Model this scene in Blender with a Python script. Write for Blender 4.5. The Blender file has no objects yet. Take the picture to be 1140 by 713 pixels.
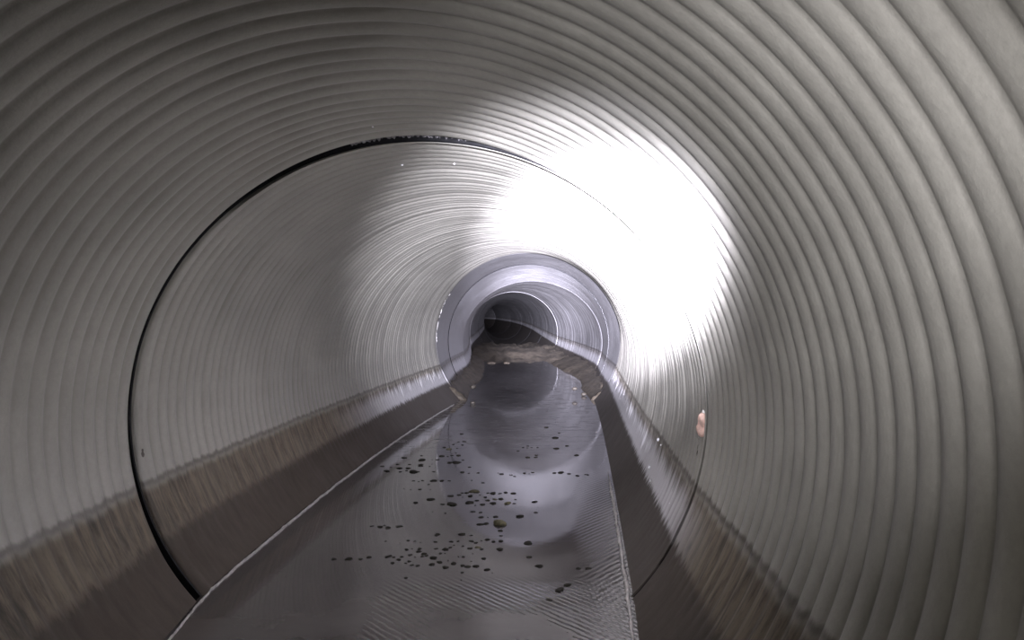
import bpy, math, random
import numpy as np
from mathutils import Vector
random.seed(7)
rng = np.random.default_rng(7)
S = bpy.context.scene
COL = S.collection
F = 950.0            # focal length in pixels of the 1140 px frame
HZ = 345.0           # horizon row
CAMZ = 0.882         # camera height above the water (water surface is z = 0)

# ------------------------------------------------------------------ helpers
def tag(o, label=None, cat=None, group=None, kind=None):
    if label: o['label'] = label
    if cat: o['category'] = cat
    if group: o['group'] = group
    if kind: o['kind'] = kind
    return o

def mesh_obj(name, V, Fc, mat, parent=None, smooth=True, origin=None):
    V = np.asarray(V, dtype=np.float64)
    if origin is None: origin = (0, 0, 0)
    me = bpy.data.meshes.new(name)
    Vo = V - np.array(origin)
    me.from_pydata(Vo.tolist(), [], Fc if isinstance(Fc, list) else Fc.tolist())
    me.polygons.foreach_set('use_smooth', [smooth] * len(me.polygons))
    me.update()
    me.materials.append(mat)
    o = bpy.data.objects.new(name, me)
    o.location = origin
    COL.objects.link(o)
    if parent is not None:
        o.parent = parent
        o.location = (origin[0] - parent.location[0], origin[1] - parent.location[1], origin[2] - parent.location[2])
    return o

def ss(x, a, b):
    t = np.clip((x - a) / (b - a), 0, 1)
    return t * t * (3 - 2 * t)

def water_point(px, py, z=0.0):
    d = (CAMZ - z) * F / (py - HZ)
    return ((px - 570) / F * d, d, z)

# ------------------------------------------------------------------ materials
def mat(name):
    m = bpy.data.materials.new(name); m.use_nodes = True
    nt = m.node_tree
    return m, nt, nt.nodes['Principled BSDF']

def N(nt, t, **kw):
    n = nt.nodes.new(t)
    for k, v in kw.items(): setattr(n, k, v)
    return n

def M_(nt, op, a, b=None, c=None, clamp=False):
    n = N(nt, 'ShaderNodeMath', operation=op); n.use_clamp = clamp
    for i, v in enumerate((a, b, c)):
        if v is None: continue
        if isinstance(v, (int, float)): n.inputs[i].default_value = v
        else: nt.links.new(v, n.inputs[i])
    return n.outputs[0]

def ramp(nt, val, a, b, lo=0.0, hi=1.0):
    n = N(nt, 'ShaderNodeMapRange', interpolation_type='SMOOTHSTEP')
    nt.links.new(val, n.inputs[0])
    n.inputs[1].default_value = a; n.inputs[2].default_value = b
    n.inputs[3].default_value = lo; n.inputs[4].default_value = hi
    return n.outputs[0]

def mix(nt, f, a, b):
    n = N(nt, 'ShaderNodeMix', data_type='RGBA')
    for s, v in ((n.inputs[0], f), (n.inputs[6], a), (n.inputs[7], b)):
        if isinstance(v, (int, float)): s.default_value = v
        elif isinstance(v, tuple): s.default_value = (*v, 1)
        else: nt.links.new(v, s)
    return n.outputs[2]

def noise(nt, vec, scale, detail=4, rough=0.6, sc=(1, 1, 1)):
    mp = N(nt, 'ShaderNodeMapping'); mp.inputs['Scale'].default_value = sc
    nt.links.new(vec, mp.inputs[0])
    n = N(nt, 'ShaderNodeTexNoise'); n.inputs['Scale'].default_value = scale
    n.inputs['Detail'].default_value = detail; n.inputs['Roughness'].default_value = rough
    nt.links.new(mp.outputs[0], n.inputs['Vector'])
    return n.outputs[0]

def pipe_material(name, clean=(0.300, 0.291, 0.262), stain=1.0, rough=0.42):
    m, nt, b = mat(name)
    g = N(nt, 'ShaderNodeNewGeometry'); pos = g.outputs['Position']
    sp = N(nt, 'ShaderNodeSeparateXYZ'); nt.links.new(pos, sp.inputs[0])
    X, Y, Z = sp.outputs
    n1 = noise(nt, pos, 3.0, 6, 0.65)
    n2 = noise(nt, pos, 60.0, 3, 0.7)
    n3 = noise(nt, pos, 9.0, 5, 0.7, (1, 5, 0.6))      # streaks running down the wall
    n4 = noise(nt, pos, 14.0, 3, 0.6, (0.6, 2.0, 0.6))
    c = mix(nt, ramp(nt, n1, 0.3, 0.7), tuple(v * 0.86 for v in clean), tuple(v * 1.1 for v in clean))
    c = mix(nt, ramp(nt, n2, 0.3, 0.75, 0, 0.25), c, tuple(v * 0.6 for v in clean))
    # brown stains below the old high-water mark
    zz = M_(nt, 'ADD', Z, M_(nt, 'MULTIPLY', M_(nt, 'SUBTRACT', n4, 0.5), 0.03))
    tide = ramp(nt, zz, 0.345, 0.30)
    line = M_(nt, 'MULTIPLY', ramp(nt, zz, 0.318, 0.336), ramp(nt, zz, 0.352, 0.338))
    brown = mix(nt, ramp(nt, n3, 0.35, 0.68), (0.15, 0.117, 0.082), (0.024, 0.017, 0.011))
    brown = mix(nt, ramp(nt, n1, 0.45, 0.6, 0, 0.5), brown, (0.15, 0.125, 0.095))
    # pale lime film left on the far left wall and on the right wall
    side = M_(nt, 'MAXIMUM', ramp(nt, X, 0.15, 0.3), ramp(nt, Y, 4.6, 6.5))
    zd = M_(nt, 'ADD', Z, M_(nt, 'MULTIPLY', M_(nt, 'SUBTRACT', n3, 0.5), 0.18))
    pale = M_(nt, 'MULTIPLY', side, M_(nt, 'MULTIPLY', ramp(nt, zd, 0.33, 0.24), ramp(nt, Y, 2.2, 3.0)))
    low = mix(nt, pale, brown, mix(nt, n1, (0.50, 0.49, 0.52), (0.62, 0.61, 0.64)))
    c = mix(nt, M_(nt, 'MULTIPLY', tide, 0.88 * stain), c, low)
    c = mix(nt, M_(nt, 'MULTIPLY', line, 0.8 * stain), c, (0.065, 0.054, 0.044))
    # silt-dark wet band along the water with a ragged upper edge
    zw = M_(nt, 'ADD', Z, M_(nt, 'MULTIPLY', M_(nt, 'SUBTRACT', n3, 0.5), 0.10))
    wet = ramp(nt, zw, 0.185, 0.155)
    dark = mix(nt, n4, (0.032, 0.025, 0.020), (0.068, 0.055, 0.045))
    c = mix(nt, M_(nt, 'MULTIPLY', wet, 0.95), c, dark)
    at = N(nt, 'ShaderNodeAttribute'); at.attribute_name = 'groove_dark'
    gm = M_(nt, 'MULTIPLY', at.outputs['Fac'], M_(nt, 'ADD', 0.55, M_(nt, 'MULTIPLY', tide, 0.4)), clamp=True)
    c = mix(nt, gm, c, (0.075, 0.068, 0.060))  # darker tone in the rib grooves, stronger below the high-water mark
    nt.links.new(c, b.inputs['Base Color'])
    r = ramp(nt, n1, 0.3, 0.7, rough - 0.06, rough + 0.1)
    r = M_(nt, 'ADD', r, M_(nt, 'MULTIPLY', tide, 0.28))
    nt.links.new(r, b.inputs['Roughness'])
    nt.links.new(ramp(nt, tide, 0, 1, 0.5, 0.22), b.inputs['Specular IOR Level'])
    bp = N(nt, 'ShaderNodeBump'); bp.inputs['Strength'].default_value = 0.25; bp.inputs['Distance'].default_value = 0.004
    nt.links.new(noise(nt, pos, 90.0, 4, 0.7), bp.inputs['Height'])
    nt.links.new(bp.outputs[0], b.inputs['Normal'])
    return m

def plain(name, col, rough=0.6, var=0.25, scale=30, bump=0.3, spec=0.5):
    m, nt, b = mat(name)
    tc = N(nt, 'ShaderNodeTexCoord').outputs['Object']
    n = noise(nt, tc, scale, 5, 0.65)
    c = mix(nt, ramp(nt, n, 0.3, 0.7), tuple(v * (1 - var) for v in col), tuple(min(1, v * (1 + var)) for v in col))
    nt.links.new(c, b.inputs['Base Color'])
    b.inputs['Roughness'].default_value = rough
    b.inputs['Specular IOR Level'].default_value = spec
    bp = N(nt, 'ShaderNodeBump'); bp.inputs['Strength'].default_value = bump; bp.inputs['Distance'].default_value = 0.01
    nt.links.new(n, bp.inputs['Height']); nt.links.new(bp.outputs[0], b.inputs['Normal'])
    return m

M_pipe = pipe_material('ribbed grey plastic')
M_far = pipe_material('smooth grey plastic', (0.30, 0.295, 0.31), 0.8, 0.38)
M_rubber = plain('black rubber', (0.008, 0.008, 0.010), 0.6, 0.3, 40, 0.3, 0.15)
M_silt = plain('brown silt', (0.075, 0.062, 0.048), 0.7, 0.45, 14, 0.8, 0.3)
M_fleck = plain('dark algae', (0.010, 0.009, 0.006), 0.7, 0.4, 60, 0.5, 0.12)
M_olive = plain('olive algae', (0.065, 0.058, 0.03), 0.7, 0.5, 60, 0.6, 0.3)
M_film = plain('glossy sealing film', (0.30, 0.29, 0.31), 0.22, 0.6, 70, 0.6)
M_white = plain('white film', (0.8, 0.78, 0.76), 0.35, 0.12, 40, 0.3)
M_pink = plain('pink mastic', (0.72, 0.50, 0.43), 0.5, 0.25, 45, 0.5)
M_scum = plain('pale scum', (0.36, 0.34, 0.33), 0.35, 0.35, 60, 0.5)
M_drop = plain('droplet', (0.82, 0.82, 0.86), 0.08, 0.05, 20, 0.0)
M_stone = plain('grey brown stone', (0.055, 0.047, 0.038), 0.6, 0.35, 30, 0.5)

def water_material():
    m, nt, b = mat('shallow murky water')
    pos = N(nt, 'ShaderNodeNewGeometry').outputs['Position']
    sp = N(nt, 'ShaderNodeSeparateXYZ'); nt.links.new(pos, sp.inputs[0])
    X, Y, Z = sp.outputs
    n1 = noise(nt, pos, 1.6, 5, 0.6)
    c = mix(nt, ramp(nt, n1, 0.35, 0.65), (0.052, 0.047, 0.047), (0.080, 0.073, 0.072))
    # scum threads lying across the flow further up
    th = noise(nt, pos, 7.0, 6, 0.75, (0.8, 2.6, 1))
    thm = M_(nt, 'MULTIPLY', ramp(nt, th, 0.53, 0.58), M_(nt, 'MULTIPLY', ramp(nt, Y, 4.6, 6.0), ramp(nt, Y, 16.0, 12.0)))
    thm = M_(nt, 'MULTIPLY', thm, 0.75)
    c = mix(nt, thm, c, (0.02, 0.018, 0.017))
    nt.links.new(c, b.inputs['Base Color'])
    r = M_(nt, 'ADD', ramp(nt, n1, 0.35, 0.65, 0.03, 0.07), M_(nt, 'MULTIPLY', thm, 0.4))
    nt.links.new(r, b.inputs['Roughness'])
    b.inputs['IOR'].default_value = 1.42
    # ripples: faint everywhere, stronger arcs at the near end and along the right bank
    fine = noise(nt, pos, 22.0, 3, 0.5, (0.6, 1.6, 1))
    slow = noise(nt, pos, 3.0, 2, 0.5, (1.0, 0.6, 1))
    def wave(rot, scale, dist):
        mp = N(nt, 'ShaderNodeMapping'); mp.inputs['Rotation'].default_value = (0, 0, rot)
        nt.links.new(pos, mp.inputs[0])
        w = N(nt, 'ShaderNodeTexWave'); w.inputs['Scale'].default_value = scale
        w.inputs['Distortion'].default_value = dist; w.inputs['Detail'].default_value = 2
        w.inputs['Detail Scale'].default_value = 1.5
        nt.links.new(mp.outputs[0], w.inputs['Vector']); return w.outputs['Fac']
    w1 = wave(math.radians(-38), 14, 2.0); w2 = wave(math.radians(35), 13, 2.5)
    near = M_(nt, 'MULTIPLY', ramp(nt, Y, 2.86, 2.62), ramp(nt, noise(nt, pos, 2.4, 2), 0.36, 0.56))
    nearL = M_(nt, 'MULTIPLY', near, ramp(nt, X, -0.45, -0.36))
    # distance to the right bank line
    xr = M_(nt, 'SUBTRACT', M_(nt, 'ADD', 0.32, M_(nt, 'MULTIPLY', M_(nt, 'SUBTRACT', Y, 2.66), 0.076)), X)
    bank = M_(nt, 'MULTIPLY', ramp(nt, xr, 0.16, 0.02), ramp(nt, Y, 5.0, 4.0))
    h = M_(nt, 'MULTIPLY', fine, 0.10)
    h = M_(nt, 'ADD', h, M_(nt, 'MULTIPLY', slow, 0.55))
    h = M_(nt, 'ADD', h, M_(nt, 'MULTIPLY', M_(nt, 'MULTIPLY', w1, nearL), 0.7))
    h = M_(nt, 'ADD', h, M_(nt, 'MULTIPLY', M_(nt, 'MULTIPLY', w2, bank), 0.45))
    bp = N(nt, 'ShaderNodeBump'); bp.inputs['Strength'].default_value = 0.35; bp.inputs['Distance'].default_value = 0.004
    nt.links.new(h, bp.inputs['Height']); nt.links.new(bp.outputs[0], b.inputs['Normal'])
    return m
M_water = water_material()

# ------------------------------------------------------------------ tunnel line
# stations where pipe ends meet: centre column/row, half width and half height in px of the 1140x713 frame
def station(cx, cy, a, b, A=0.9):
    d = F * A / a
    return dict(y=d, x=(cx - 570) / F * d, z=CAMZ - (cy - HZ) / F * d, b=b / a * A)
J1 = station(466, 455, 321, 302)
J2 = station(587.5, 378, 102.5, 96)
J2b = station(588, 379.5, 89, 85)
JA = station(592.5, 381.5, 77.5, 68)
JB = station(572, 371, 49, 46)
JC = station(568.5, 362.5, 36, 35)
JD = station(565.5, 360, 27, 26)
JE = station(560, 358, 21, 20)
JF = station(552, 356, 17, 16)
JG = station(538, 354, 13.5, 13)
JH = station(505, 352, 11, 10.6)

def herm(p0, p1, m0, m1, t, h):
    return ((2*t**3-3*t**2+1)*p0 + (t**3-2*t**2+t)*h*m0 + (-2*t**3+3*t**2)*p1 + (t**3-t**2)*h*m1)
def dherm(p0, p1, m0, m1, t, h):
    return ((6*t*t-6*t)*p0/h + (3*t*t-4*t+1)*m0 + (-6*t*t+6*t)*p1/h + (3*t*t-2*t)*m1)

class Seg:
    def __init__(s, a, b, sx=None, sz=None):
        s.a, s.b = a, b; s.h = b['y'] - a['y']
        ax = (b['x'] - a['x']) / s.h; az = (b['z'] - a['z']) / s.h
        s.sx = sx or (ax, ax); s.sz = sz or (az, az)
    def at(s, y):
        t = (y - s.a['y']) / s.h
        x = herm(s.a['x'], s.b['x'], s.sx[0], s.sx[1], t, s.h); z = herm(s.a['z'], s.b['z'], s.sz[0], s.sz[1], t, s.h)
        dx = dherm(s.a['x'], s.b['x'], s.sx[0], s.sx[1], t, s.h); dz = dherm(s.a['z'], s.b['z'], s.sz[0], s.sz[1], t, s.h)
        return x, z, dx, dz, s.a['b'] + (s.b['b'] - s.a['b']) * t
J0 = dict(y=-3.0, x=J1['x'] - 0.0105 * (J1['y'] + 3.0), z=J1['z'] + 0.26, b=J1['b'])
Jm = dict(y=0.4, x=J1['x'] - 0.0105 * (J1['y'] - 0.4), z=J1['z'] + 0.082 * (J1['y'] - 0.4), b=J1['b'])
segs = dict(back=Seg(J0, Jm, (0.0105, 0.0105), (0.0, -0.082)), near=Seg(Jm, J1, (0.0105, 0.0105), (-0.082, -0.085)),
            two=Seg(J1, J2, (0.052, 0.098), (-0.035, 0.042)), collar=Seg(J2, J2b), four=Seg(J2b, JA),
            five=Seg(JA, JB, (0.0, -0.03)), six=Seg(JB, JC), seven=Seg(JC, JD), eight=Seg(JD, JE), nine=Seg(JE, JF), ten=Seg(JF, JG), eleven=Seg(JG, JH))
order = list(segs.values())
def axis(y):
    for s in order:
        if y <= s.b['y']: return s.at(y)
    return order[-1].at(y)
AW = 0.9

def ring_frames(ys):
    out = []
    for y in ys:
        x, z, dx, dz, b = axis(y)
        t = np.array([dx, 1.0, dz]); t /= np.linalg.norm(t)
        r = np.cross(t, [0, 0, 1.0]); r /= np.linalg.norm(r)
        u = np.cross(r, t)
        out.append((np.array([x, y, z]), r, u, t, b))
    return out

def grid_faces(n, m, off=0, flip=False):
    i = np.arange(n - 1)[:, None]; j = np.arange(m)[None, :]; k = (j + 1) % m
    q = np.stack(np.broadcast_arrays(i*m + j, i*m + k, (i+1)*m + k, (i+1)*m + j), -1).reshape(-1, 4) + off
    return q[:, ::-1] if flip else q

def smooth_noise(n, k):
    v = rng.normal(size=n)
    ker = np.hanning(k + 2); ker /= ker.sum()
    return np.convolve(np.r_[v, v, v], ker, 'same')[n:2*n]

def pipe(name, y0, y1, m, seg=256, rib=0.07, amp=0.008, per=8, gap_end=None, lip=0.0, fade=(0.10, 0.22), thick=0.055, varamp=0.25, rightfade=False, plain_end=0.0):
    """hollow pipe wall with rounded inner ribs; y0..y1 along the tunnel"""
    n = max(6, int((y1 - y0) / rib * per))
    ys = np.linspace(y0, y1, n)
    fr = ring_frames(ys)
    c = np.array([f[0] for f in fr]); r = np.array([f[1] for f in fr]); u = np.array([f[2] for f in fr]); t = np.array([f[3] for f in fr])
    b = np.array([f[4] for f in fr])
    th = np.linspace(0, 2*np.pi, seg, endpoint=False)
    C, Sn = np.cos(th), np.sin(th)
    def surf(extra):
        ra = AW + extra; rb = b[:, None] + extra
        return c[:, None, :] + (ra * C[None, :])[..., None] * r[:, None, :] + (rb * Sn[None, :])[..., None] * u[:, None, :]
    base = surf(np.zeros((n, seg)))
    ph = (ys - 2.66) / rib
    prof = np.abs(np.sin(np.pi * ph)) ** 0.55        # broad round ribs, narrow grooves
    if amp > 0 and varamp > 0:
        idx = np.floor(ph).astype(int); idx -= idx.min()
        av = 1 + varamp * rng.normal(size=idx.max() + 1)
        ampv = amp * np.clip(av[idx], 0.3, 1.7)
    else: ampv = np.full(n, amp)
    ribh = (ampv * prof)[:, None] * np.ones((1, seg))
    z = base[..., 2]
    f0, f1 = fade
    fz = np.ones_like(z) * ss(z, f0, f1)
    if rightfade:
        rs = ss(C, 0.0, 0.5)[None, :] * ss(ys, 2.9, 3.4)[:, None]
        rs = np.maximum(rs, (ss(ys, 5.0, 6.5)[:, None] * np.ones((1, seg))))
        jag = 0.05 * smooth_noise(n, 5)[:, None]
        fz = fz * (1 - rs) + rs * ss(z + jag, 0.24, 0.33)
    ribh = ribh * (0.12 + 0.88 * fz) * (1 + 0.10 * smooth_noise(seg, 9)[None, :])
    if plain_end > 0:
        ribh = ribh * ss(y1 - ys, 0.0, plain_end)[:, None] + 0
    lipv = lip * np.exp(-((ys - y0) / 0.02) ** 2)[:, None]
    inner = surf(-(ribh + lipv) + 0.004)
    if gap_end is not None:
        w = ss(ys, y1 - 0.5, y1)[:, None]
        inner = inner - (w * gap_end(th)[None, :])[..., None] * t[:, None, :]
    # outer wall, fewer rings
    k = max(2, n // 40)
    sel = np.unique(np.r_[np.arange(0, n, k), n - 1])
    outer = surf(np.full((n, seg), thick))[sel]
    if gap_end is not None:
        outer = outer - (ss(ys[sel], y1 - 0.5, y1)[:, None] * gap_end(th)[None, :])[..., None] * t[sel][:, None, :]
    V = np.concatenate([inner.reshape(-1, 3), outer.reshape(-1, 3)])
    n2 = len(sel); off = n * seg
    Fc = [grid_faces(n, seg, 0, True), grid_faces(n2, seg, off)]
    j = np.arange(seg); kx = (j + 1) % seg
    Fc.append(np.stack([j, kx, off + kx, off + j], -1)[:, ::-1].copy()[:, ::-1])
    e0 = (n - 1) * seg; e1 = off + (n2 - 1) * seg
    Fc.append(np.stack([e0 + kx, e0 + j, e1 + j, e1 + kx], -1))
    o = mesh_obj(name, V, np.concatenate(Fc), m, origin=tuple(c[0]))
    if amp > 0.007:      # darker colour in the grooves between the ribs
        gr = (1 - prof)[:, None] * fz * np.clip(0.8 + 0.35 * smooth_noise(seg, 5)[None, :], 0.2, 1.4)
        at = o.data.attributes.new('groove_dark', 'FLOAT', 'POINT')
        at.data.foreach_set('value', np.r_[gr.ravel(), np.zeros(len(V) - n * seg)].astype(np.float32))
    return o

def gasket(parent, y, r0=0.002, r1=0.075, back=0.10, front=0.006):
    """rubber ring clamped on the pipe end: flat face towards the camera and a band round the gap"""
    seg = 192
    th = np.linspace(0, 2*np.pi, seg, endpoint=False)
    prof = [(front * 0 - 0.001, r0), (-front, r0 + 0.003), (-front, 0.056), (-back, 0.056), (-back, r1), (front, r1), (front, 0.056), (-0.001, 0.056)]
    (c, r, u, t, b) = ring_frames([y])[0]
    V = []
    for s, e in prof:
        V.append(c + s * t + ((AW + e) * np.cos(th))[:, None] * r + ((b + e) * np.sin(th))[:, None] * u)
    V = np.concatenate(V)
    n = len(prof)
    Fc = np.concatenate([grid_faces(n, seg), np.stack([(n-1)*seg + np.arange(seg), (n-1)*seg + (np.arange(seg)+1) % seg, (np.arange(seg)+1) % seg, np.arange(seg)], -1)])
    return mesh_obj('gasket', V, Fc, M_rubber, parent, smooth=False, origin=tuple(c))

def gap1(th):
    top = np.exp(-((th - np.radians(90)) / 0.48) ** 2)
    low = np.exp(-((th - np.radians(222)) / 0.45) ** 2)
    rgt = ss(np.cos(th), 0.0, 0.45)
    return 0.026 + 0.05 * top + 0.028 * low - 0.021 * rgt
def gap2(th):
    return 0.02 + 0.035 * np.exp(-((th - np.radians(190)) / 0.5) ** 2)

y1, y2 = J1['y'], J2['y']
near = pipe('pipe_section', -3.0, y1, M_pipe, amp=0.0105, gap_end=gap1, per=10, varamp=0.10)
tag(near, 'ribbed grey pipe section nearest the camera, in front of the long black joint line', 'pipe', kind='structure')
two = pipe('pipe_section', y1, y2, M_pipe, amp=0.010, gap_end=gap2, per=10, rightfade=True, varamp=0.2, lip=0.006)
tag(two, 'ribbed grey pipe section with the bright glare, beyond the black joint line', 'pipe', kind='structure')
gasket(two, y1)
collar = pipe('pipe_coupling', y2, J2b['y'], M_far, amp=0.0, per=3, lip=0.001, gap_end=lambda th: 0.02 + 0*th, seg=192)
tag(collar, 'short smooth coupling ring with a white torn seal at its left edge', 'pipe coupling', kind='structure')
gasket(collar, y2)
four = pipe('pipe_section', J2b['y'], JA['y'], M_far, amp=0.002, per=6, lip=0.002, gap_end=lambda th: 0.02 + 0*th, seg=192)
tag(four, 'short smooth pale pipe section just behind the coupling ring', 'pipe', kind='structure')
gasket(four, J2b['y'], r0=-0.002)
labs = ['smooth violet-grey pipe section bending left, beyond the pale short section',
        'dim pipe section behind the brown silt bar, its left rim in shadow',
        'dim ribbed-looking pipe section second beyond the brown silt bar',
        'dark pipe section third beyond the brown silt bar',
        'dark pipe section fourth beyond the brown silt bar',
        'nearly black pipe section, last but one one can make out down the tunnel',
        'black furthest pipe section at the very end of the view']
st = [JA, JB, JC, JD, JE, JF, JG, JH]
for i in range(7):
    p = pipe('pipe_section', st[i]['y'], st[i+1]['y'], M_far, amp=0.006, rib=0.42 if i else 0.30, per=8, lip=0.0, gap_end=lambda th: 0.03 + 0*th, seg=160, varamp=0.5)
    tag(p, labs[i], 'pipe', kind='structure')
    gasket(p, st[i]['y'], r0=0.002 if i < 2 else -0.004)

# crumpled sealing film showing in the top of the first joint, a part of the second section
def film_strip(parent, y, th0, th1, n, w, r, m, name='sealing_film'):
    c, rr, u, t, b = ring_frames([y])[0]
    V = []; 
    for i in range(n):
        th = th0 + (th1 - th0) * i / (n - 1)
        e = min(1, 6 * min(i, n - 1 - i) / n)
        for k in range(4):
            s = -0.006 - w * e * k / 3 + random.uniform(-0.003, 0.003)
            h = r + random.uniform(-0.008, 0.010)
            V.append(c + s * t + (AW + h) * math.cos(th) * rr + (b + h) * math.sin(th) * u)
    Fc = [[i*4+k, i*4+k+1, (i+1)*4+k+1, (i+1)*4+k] for i in range(n-1) for k in range(3)]
    o = mesh_obj(name, V, Fc, m, parent, smooth=False, origin=tuple(c))
    so = o.modifiers.new('thick', 'SOLIDIFY'); so.thickness = 0.002
    return o
f = film_strip(two, y1, math.radians(66), math.radians(104), 110, 0.042, 0.018, M_film)
f['label'] = 'glossy crumpled grey sealing film'
f = film_strip(collar, y2, math.radians(148), math.radians(182), 36, 0.032, 0.004, M_white)
f['label'] = 'torn white sealing film'

def wall_point(px, py, off=0.0):
    """march from the camera along a pixel's ray to the pipe wall"""
    dx = (px - 570) / F; dz = -(py - HZ) / F
    for y in np.arange(0.6, 12, 0.004):
        x, z, ddx, ddz, b = axis(y)
        X, Z = dx * y - x, CAMZ + dz * y - z
        if (X / (AW - off)) ** 2 + (Z / (b - off)) ** 2 >= 1:
            nrm = Vector((-X / AW**2, 0, -Z / b**2)).normalized()
            return Vector((dx * y, y, CAMZ + dz * y)), nrm
    return None, None

def blob(name, loc, sx, sy, sz, m, seed, rough=0.25, sub=2, nrm=None):
    """irregular lump, base at loc, as one mesh"""
    import bmesh
    bm = bmesh.new(); bmesh.ops.create_icosphere(bm, subdivisions=sub, radius=1)
    rd = random.Random(seed)
    ph = [(rd.uniform(-1, 1), rd.uniform(-1, 1), rd.uniform(-1, 1), rd.uniform(0, 6.28)) for _ in range(6)]
    for v in bm.verts:
        c = v.co
        k = 1 + rough * sum(math.sin(3.2 * (a*c.x + b*c.y + d*c.z) + p) for a, b, d, p in ph) / 2.2
        v.co = Vector((c.x * k * sx, c.y * k * sy, c.z * k * sz))
    me = bpy.data.meshes.new(name); bm.to_mesh(me); bm.free()
    me.polygons.foreach_set('use_smooth', [True] * len(me.polygons))
    me.materials.append(m)
    o = bpy.data.objects.new(name, me); o.location = loc
    if nrm is not None: o.rotation_mode = 'QUATERNION'; o.rotation_quaternion = nrm.to_track_quat('Z', 'Y')
    COL.objects.link(o)
    return o

# pink mastic blob and torn film in the right side of the first joint (they cling to the wall, one lump each)
P, nn = wall_point(782, 471)
def torn(name, px, py, size, m, seed, label, cat, tall=1.4):
    P, nn = wall_point(px, py)
    o = blob(name, P, size * 0.8, size * tall * 0.62, size * 0.8, m, seed, 0.5, 3, nn)
    # up axis of the lump along the wall's height
    q = nn.to_track_quat('Z', 'Y'); o.rotation_quaternion = q
    return tag(o, label, cat)
torn('mastic_blob', 784, 475, 0.030, M_pink, 3, 'pink and white blob of mastic squeezed from the right side of the first joint', 'mastic', 1.3)
torn('mastic_blob', 785, 462, 0.016, M_white, 8, 'small white shred just above the pink blob on the right joint', 'mastic', 1.4)
torn('mastic_blob', 781.5, 488, 0.012, M_scum, 5, 'small grey crumb just below the pink blob on the right joint', 'mastic', 1.2)
torn('mastic_blob', 779.5, 502, 0.014, M_stone, 6, 'lowest brownish crumb hanging in the right side of the first joint', 'mastic', 2.0)
torn('mastic_blob', 155, 505, 0.016, M_stone, 9, 'small brown crumb beside the black joint line on the left wall', 'mastic', 1.0)

drops = [(733, 490, 3.4, 'upper bright droplet on the pale right wall, below the tide line'), (723, 520.5, 3.6, 'largest bright droplet on the pale right wall, in the middle of a vertical row'),
         (724.5, 535.7, 2.6, 'lowest bright droplet in the row on the pale right wall'), (736, 496, 1.8, 'tiny droplet right under the upper bright droplet on the right wall'),
         (746, 561, 1.8, 'faint droplet low on the right wall, closest to the camera'), (448, 184, 2.6, 'left droplet of two hanging from the ceiling ribs just beyond the black joint'),
         (506, 183, 2.0, 'right droplet of two hanging from the ceiling ribs just beyond the black joint'), (415.5, 142, 2.2, 'droplet on the ceiling in front of the black joint line')]
for i, (px, py, w, lab) in enumerate(drops):
    P, nn = wall_point(px, py, 0.004)
    s = w / F * P.y / 2
    tag(blob('water_droplet', P, s, s * 1.2, s * 0.8, M_drop, i, 0.05, 2, nn), lab, 'droplet', )

# ------------------------------------------------------------------ water
ys = np.r_[np.linspace(-2.9, 8, 140), np.linspace(8.1, 15.6, 50)]
V = []; W = 24
for y in ys:
    x, z, dx, dz, b = axis(y)
    q = max(0.02, 1 - (z / b) ** 2)
    hw = AW * math.sqrt(q) + 0.012
    for k in range(W + 1):
        V.append((x - hw + 2 * hw * k / W, y, 0.0))
Fc = [[i*(W+1)+k, i*(W+1)+k+1, (i+1)*(W+1)+k+1, (i+1)*(W+1)+k] for i in range(len(ys)-1) for k in range(W)]
water = mesh_obj('shallow_water', V, Fc, M_water, smooth=True)
tag(water, 'shallow dark water lying along the bottom of the pipe, mirroring the walls', 'water', kind='stuff')

# pale scum line where the water meets the wall
def edge_x(y, side, z=0.0, inset=0.0):
    x, zc, dx, dz, b = axis(y)
    return x + side * (AW * math.sqrt(max(0.02, 1 - ((zc - z) / b) ** 2)) - inset)
def scum(side, ya, yb, w, label):
    V = []; n = int((yb - ya) / 0.012); rd = random.Random(3 + side)
    a = 0; 
    for i in range(n):
        y = ya + (yb - ya) * i / (n - 1)
        a = 0.8 * a + rd.uniform(-0.0016, 0.0016)
        ww = w * (0.6 + 0.8 * rd.random()) * min(1, 5 * min(i, n-1-i) / n + 0.1)
        x = edge_x(y, side, 0.0, 0.010) + a
        for (ex, ez) in ((ww, 0.0015), (0.3*ww, 0.006 + 0.003 * rd.random()), (-0.6*ww, 0.006), (-1.2*ww, 0.0015), (-0.6*ww, -0.003), (0.4*ww, -0.003)):
            V.append((x - side * (-ex), y, ez))
    Fc = [[i*6+k, i*6+(k+1) % 6, (i+1)*6+(k+1) % 6, (i+1)*6+k] for i in range(n-1) for k in range(6)]
    o = mesh_obj('scum_line', V, Fc, M_scum, smooth=True)
    return tag(o, label, 'scum line')
scum(-1, 2.05, 7.9, 0.0045, 'thin pale scum line along the left edge of the water')
scum(1, 2.05, 4.6, 0.0055, 'rough pale scum line along the right edge of the water')

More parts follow.
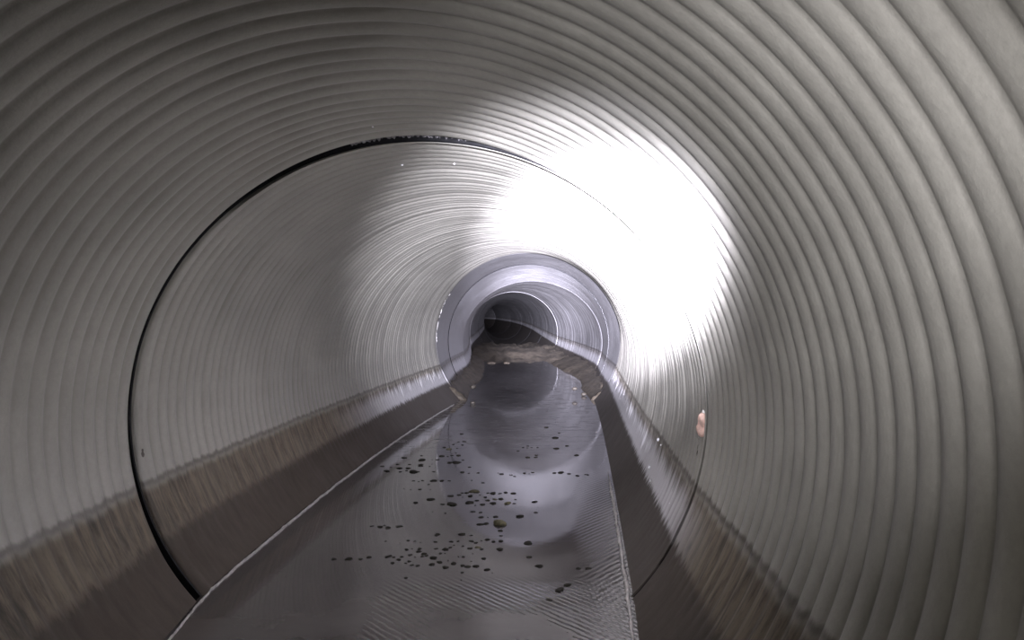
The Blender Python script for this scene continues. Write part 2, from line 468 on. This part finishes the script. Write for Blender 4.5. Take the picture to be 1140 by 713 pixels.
# ------------------------------------------------------------------ silt banks and bar
def bank(side, ya, yb, wfun, hfun, label):
    V = []; n = int((yb - ya) / 0.06) + 2; K = 9; rd = random.Random(11 + side)
    ns = smooth_noise(n, 16) 
    for i in range(n):
        y = ya + (yb - ya) * i / (n - 1)
        w = wfun(y) * (1 + 0.5 * ns[i]); h = hfun(y) * (1 + 0.3 * ns[i])
        for k in range(K):
            t = k / (K - 1)
            z = -0.02 + (h + 0.02) * (t ** 0.8)
            xw = edge_x(y, side, z, -0.012)
            x0 = edge_x(y, side, -0.0, 0) - side * w
            x = x0 + (xw - x0) * t
            V.append((x, y, z + 0.012 * math.sin(7 * y + 2 * k) * t + 0.25 * rd.uniform(-0.006, 0.006)))
        V.append((edge_x(y, side, -0.02, -0.012), y, -0.03))
    K += 1
    Fc = [[i*K+k, i*K+(k+1) % K, (i+1)*K+(k+1) % K, (i+1)*K+k] for i in range(n-1) for k in range(K)]
    Fc += [list(range(K)), list(range((n-1)*K, n*K))]
    o = mesh_obj('silt_bank', V, Fc, M_silt, smooth=True)
    return tag(o, label, 'silt bank', kind='stuff')
bank(1, 8.3, 13.95, lambda y: 0.04 + 0.05 * max(0, y - 8.5) ** 1.2, lambda y: 0.10 + 0.012 * (y - 8.3), 'brown silt bank on the right, curving from the coupling ring to the silt bar')
bank(-1, 8.3, 13.95, lambda y: 0.05 + 0.012 * (y - 8.3), lambda y: 0.13 + 0.005 * (y - 8.3), 'brown silt bank on the left, behind the coupling ring')
# bar across the tunnel
V = []; n = 60; K = 40; rd = random.Random(5)
yb = np.linspace(14.0, 24.0, n)
nz = rng.normal(size=(n, K + 1))
for _ in range(3): nz = (nz + np.roll(nz, 1, 0) + np.roll(nz, -1, 0) + np.roll(nz, 1, 1) + np.roll(nz, -1, 1)) / 5 * 1.3
for i, y in enumerate(yb):
    for k in range(K + 1):
        s = k / K * 2 - 1
        prof = -0.02 + 0.11 * ss(y, 14.0 + 0.9 * (1 - s) * 0.5, 16.0) - 0.16 * ss(y, 17.5, 21) + 0.04 * s * s
        z = prof + 0.035 * nz[i, k]
        xx, zc, _, _, b = axis(y)
        xl = edge_x(y, -1, z, -0.015); xr = edge_x(y, 1, z, -0.015)
        V.append((xl + (xr - xl) * k / K, y, z))
Fc = [[i*(K+1)+k, i*(K+1)+k+1, (i+1)*(K+1)+k+1, (i+1)*(K+1)+k] for i in range(n-1) for k in range(K)]
bar = mesh_obj('silt_bar', V, Fc, M_silt)
so = bar.modifiers.new('thick', 'SOLIDIFY'); so.thickness = 0.03; so.offset = -1
tag(bar, 'brown silt bar lying across the pipe where the water ends', 'silt bar', kind='stuff')

# stones at the coupling
for i, (px, py, w, h, lab) in enumerate([(526, 431, 7, 5, 'upper brown stone on the left silt by the coupling ring'), (511, 436, 4, 4, 'small dark stone at the left wall below the white torn seal'),
        (526, 449, 5, 3, 'flat stone at the waterline on the left, under the coupling ring'), (650, 439, 6, 4, 'flat brown stone at the right edge of the water, by the coupling ring'),
        (640, 433, 6, 4, 'stone off the tip of the right silt bank, standing in the water')]):
    d = min(9.6, CAMZ * F / (py - HZ)); d = min(d, 8.7)
    x = (px - 570) / F * d; z = CAMZ - (py - HZ) / F * d
    s = w / F * d / 2
    tag(blob('stone', (x, d, max(0.0, z)), s, s, max(0.012, h / F * d / 2), M_stone, 40 + i, 0.2, 2), lab, 'stone')

# ------------------------------------------------------------------ floating flecks
fl = []
def A_(l, ox, oy, k, g):
    for e in l: fl.append((ox + e[0] / k, oy + e[1] / k, e[2] / k, g, e[3] if len(e) > 3 else 0))
# g: cluster names
A_([(285,173,34),(143,228,26),(170,258,40),(198,233,16),(240,215,24),(252,240,34),(258,262,22),(308,240,36),(318,215,22),(345,262,60),(395,160,18),(398,190,44),(388,222,50),(375,262,18),(300,255,20),
    (445,228,14),(460,213,14),(462,185,12),(472,262,22),(345,320,20),(375,325,14),(400,318,18),(470,320,44),(525,320,30),(570,320,20),(440,343,18),(383,375,26),(325,377,12),(282,372,12),(448,377,10)],400,480,5.7,'bank')
A_([(495,185,28),(520,163,36),(538,108,24),(565,118,42,1),(560,165,16),(588,158,22),(630,158,36),(612,143,16),(597,88,18),(630,72,16),(620,113,16),(650,22,22),(655,92,20),(665,70,24),(575,205,40),(620,203,50),(658,188,18),
    (700,233,20),(655,266,30),(695,272,16),(752,270,24),(712,317,16),(785,333,22)],400,480,5.7,'upper')
A_([(452,440,44),(355,461,34),(525,470,30),(585,470,56),(580,417,36),(632,410,28),(655,425,12),(650,398,22),(680,398,30),(732,388,56,1),(705,418,36),(765,410,14),(815,398,18),(845,400,40),(893,402,24),(928,396,26),(980,402,36),
    (800,425,24),(810,445,34),(855,437,34,1),(900,437,40),(850,465,48),(783,472,32),(745,447,30),(700,460,52),(735,477,14),(940,465,50,1),(985,465,24),(990,440,18),(718,518,28),(770,523,22),(545,527,16),(463,518,10)],400,480,5.7,'middle')
A_([(770,553,38),(815,553,14),(865,551,32),(1020,548,50),(1115,455,34),(1122,523,26),(768,598,46),(803,595,34),(898,638,34),(900,672,20)],400,480,5.7,'aroundbig')
A_([(895,597,84,2)],400,480,5.7,'big')
A_([(77,609,26),(130,615,38),(158,605,20),(180,621,38),(250,612,38)],400,480,5.7,'leftrow')
A_([(490,666,36),(650,662,48)],400,480,5.7,'pair')
A_([(483,254,24),(583,253,26),(625,250,18),(708,212,20),(712,250,30),(738,260,30),(775,247,16),(813,240,36),(850,254,28),(895,250,32),(165,250,16),(250,262,12),(310,246,22),(350,252,20),(385,258,10),(300,304,28),(332,298,12),(380,298,28),
    (376,316,36),(405,332,40),(425,342,26),(320,337,28),(395,347,26),(487,298,22),(545,302,40),(575,290,28),(600,275,14),(515,327,26),(540,328,12),(657,283,18),(700,296,34),(757,290,38,1),(775,302,26),(895,302,46),(180,348,40),(215,353,20),
    (268,350,22),(250,368,34),(208,390,30),(315,378,24),(295,390,20),(350,352,12),(470,356,48),(507,383,36),(598,393,42),(543,417,42),(460,398,40),(370,407,30),(332,403,26),(655,405,34),(690,412,44),(740,410,44),(812,431,36),(843,452,10),
    (652,451,26),(645,498,10),(295,483,20),(790,361,32),(658,350,22),(628,350,14),(562,375,12),(710,378,14),(720,330,12)],400,560,5.7,'near')
A_([(782,381,30),(875,380,50),(957,381,30),(1017,368,32)],240,560,5.944,'leftend')
A_([(900,278,26),(880,270,14),(962,283,24),(985,292,20),(1050,272,24),(1080,275,14),(1100,268,18),(1068,172,28),(1010,130,20),(1040,108,18),(1068,110,14),(1092,108,14),(1120,170,24),(1130,108,16)],400,480,5.7,'dark')
A_([(762,187,20),(735,155,14),(765,220,18),(800,212,12),(828,240,16),(705,240,12),(680,212,10),(780,293,20),(760,295,12),(805,297,12),(830,303,12),(860,300,12),(775,172,10)],340,420,2.7425,'dark')
A_([(682,510,26),(715,582,26),(682,553,16),(700,383,16),(865,588,20),(835,588,14),(800,640,26),(775,655,30),(745,684,20)],340,420,2.7425,'right')
G = {'bank': ('dark algae fleck drifting close to the left bank', 'flecks close to the left bank'),
     'upper': ('small dark algae fleck on the pale water up the stream, left of the dark reflection', 'flecks up the stream left of the dark reflection'),
     'middle': ('dark algae fleck in the dense patch across the middle of the water', 'flecks in the dense middle patch'),
     'aroundbig': ('dark algae fleck close around the largest olive clump', 'flecks around the largest olive clump'),
     'leftrow': ('dark algae fleck in the short upper row on the left, standing apart', 'short upper row of flecks on the left'),
     'pair': ('dark algae fleck, one of two sharp ovals between the middle and near patches', 'two sharp oval flecks'),
     'near': ('dark algae fleck in the wide patch nearest the camera', 'flecks in the patch nearest the camera'),
     'leftend': ('dark algae fleck in the row furthest left on the water nearest the camera', 'lower row of flecks on the far left'),
     'dark': ('small dark algae fleck scattered on or right of the dark reflection', 'flecks on and right of the dark reflection'),
     'right': ('dark algae fleck on the rippled water towards the right bank', 'flecks towards the right bank'),
     'big': ('largest floating clump of olive algae, in the middle of the water', None)}
OL = {'upper': 'olive algae clump at the head of the fleck trail up the stream', 'near': 'olive algae clump in the patch nearest the camera'}
om = 0
for i, (px, py, w, g, ol) in enumerate(fl):
    x, y, z = water_point(px, py)
    s = max(w * 1.0, 1.6) / F * y / 2
    m = M_olive if ol else M_fleck
    hz = s * (0.40 if ol == 2 else 0.22)
    o = blob('algae_clump' if ol else 'algae_fleck', (x, y, hz * 0.35), s, s * random.uniform(0.9, 1.5), hz, m, 100 + i, 0.35 if ol else 0.25, 2 if w > 3 else 1)
    lab, grp = G[g]
    if ol == 1:
        if g in OL: lab, grp = OL[g], None
        else:
            lab = ['tall olive algae clump at the top of the middle patch', 'small olive algae clump in the centre of the middle patch', 'olive algae clump at the lower right end of the middle patch'][om]; om += 1; grp = None
    tag(o, lab, 'algae', grp)

# ------------------------------------------------------------------ lamps of the inspection crawler
def spot(name, loc, px, py, power, cone, blend, col, rad):
    l = bpy.data.lights.new(name, 'SPOT'); l.energy = power; l.spot_size = math.radians(cone); l.spot_blend = blend
    l.color = col; l.shadow_soft_size = rad
    o = bpy.data.objects.new(name, l); COL.objects.link(o); o.location = loc
    d = Vector(((px - 570) / F, 1, -(py - HZ) / F))
    o.rotation_euler = d.to_track_quat('-Z', 'Y').to_euler()
    return o
spot('crawler_beam_lamp', (0.06, 0.0, CAMZ + 0.06), 636, 325, 52000, 17.5, 1.0, (0.86, 0.84, 1.0), 0.03)
spot('crawler_halo_lamp', (0.06, 0.0, CAMZ + 0.06), 580, 350, 8000, 26.5, 1.0, (0.88, 0.87, 1.0), 0.05)
spot('crawler_range_lamp', (0.06, 0.0, CAMZ + 0.06), 592, 356, 130000, 8, 1.0, (0.86, 0.84, 1.0), 0.02)
spot('crawler_wide_lamp', (0.06, 0.0, CAMZ + 0.03), 715, 285, 150, 52, 1.0, (0.97, 0.95, 1.0), 0.04)
spot('crawler_flood_lamp', (0.02, 0.0, CAMZ + 0.05), 800, 300, 12, 112, 1.0, (1.0, 0.95, 0.88), 0.05)

W = bpy.data.worlds.new('dark'); W.use_nodes = True; S.world = W
W.node_tree.nodes['Background'].inputs[0].default_value = (0.01, 0.01, 0.012, 1)
W.node_tree.nodes['Background'].inputs[1].default_value = 0.1

cam = bpy.data.cameras.new('camera'); co = bpy.data.objects.new('camera', cam); COL.objects.link(co)
cam.sensor_width = 36; cam.lens = 36 * F / 1140; cam.clip_start = 0.02
co.location = (0, 0, CAMZ)
co.rotation_euler = (math.pi / 2 - math.atan((356.5 - HZ) / F), 0, 0)
S.camera = co
S.view_settings.view_transform = 'Standard'; S.view_settings.look = 'None'
S.view_settings.exposure = 0; S.view_settings.gamma = 1; S.view_settings.use_curve_mapping = False
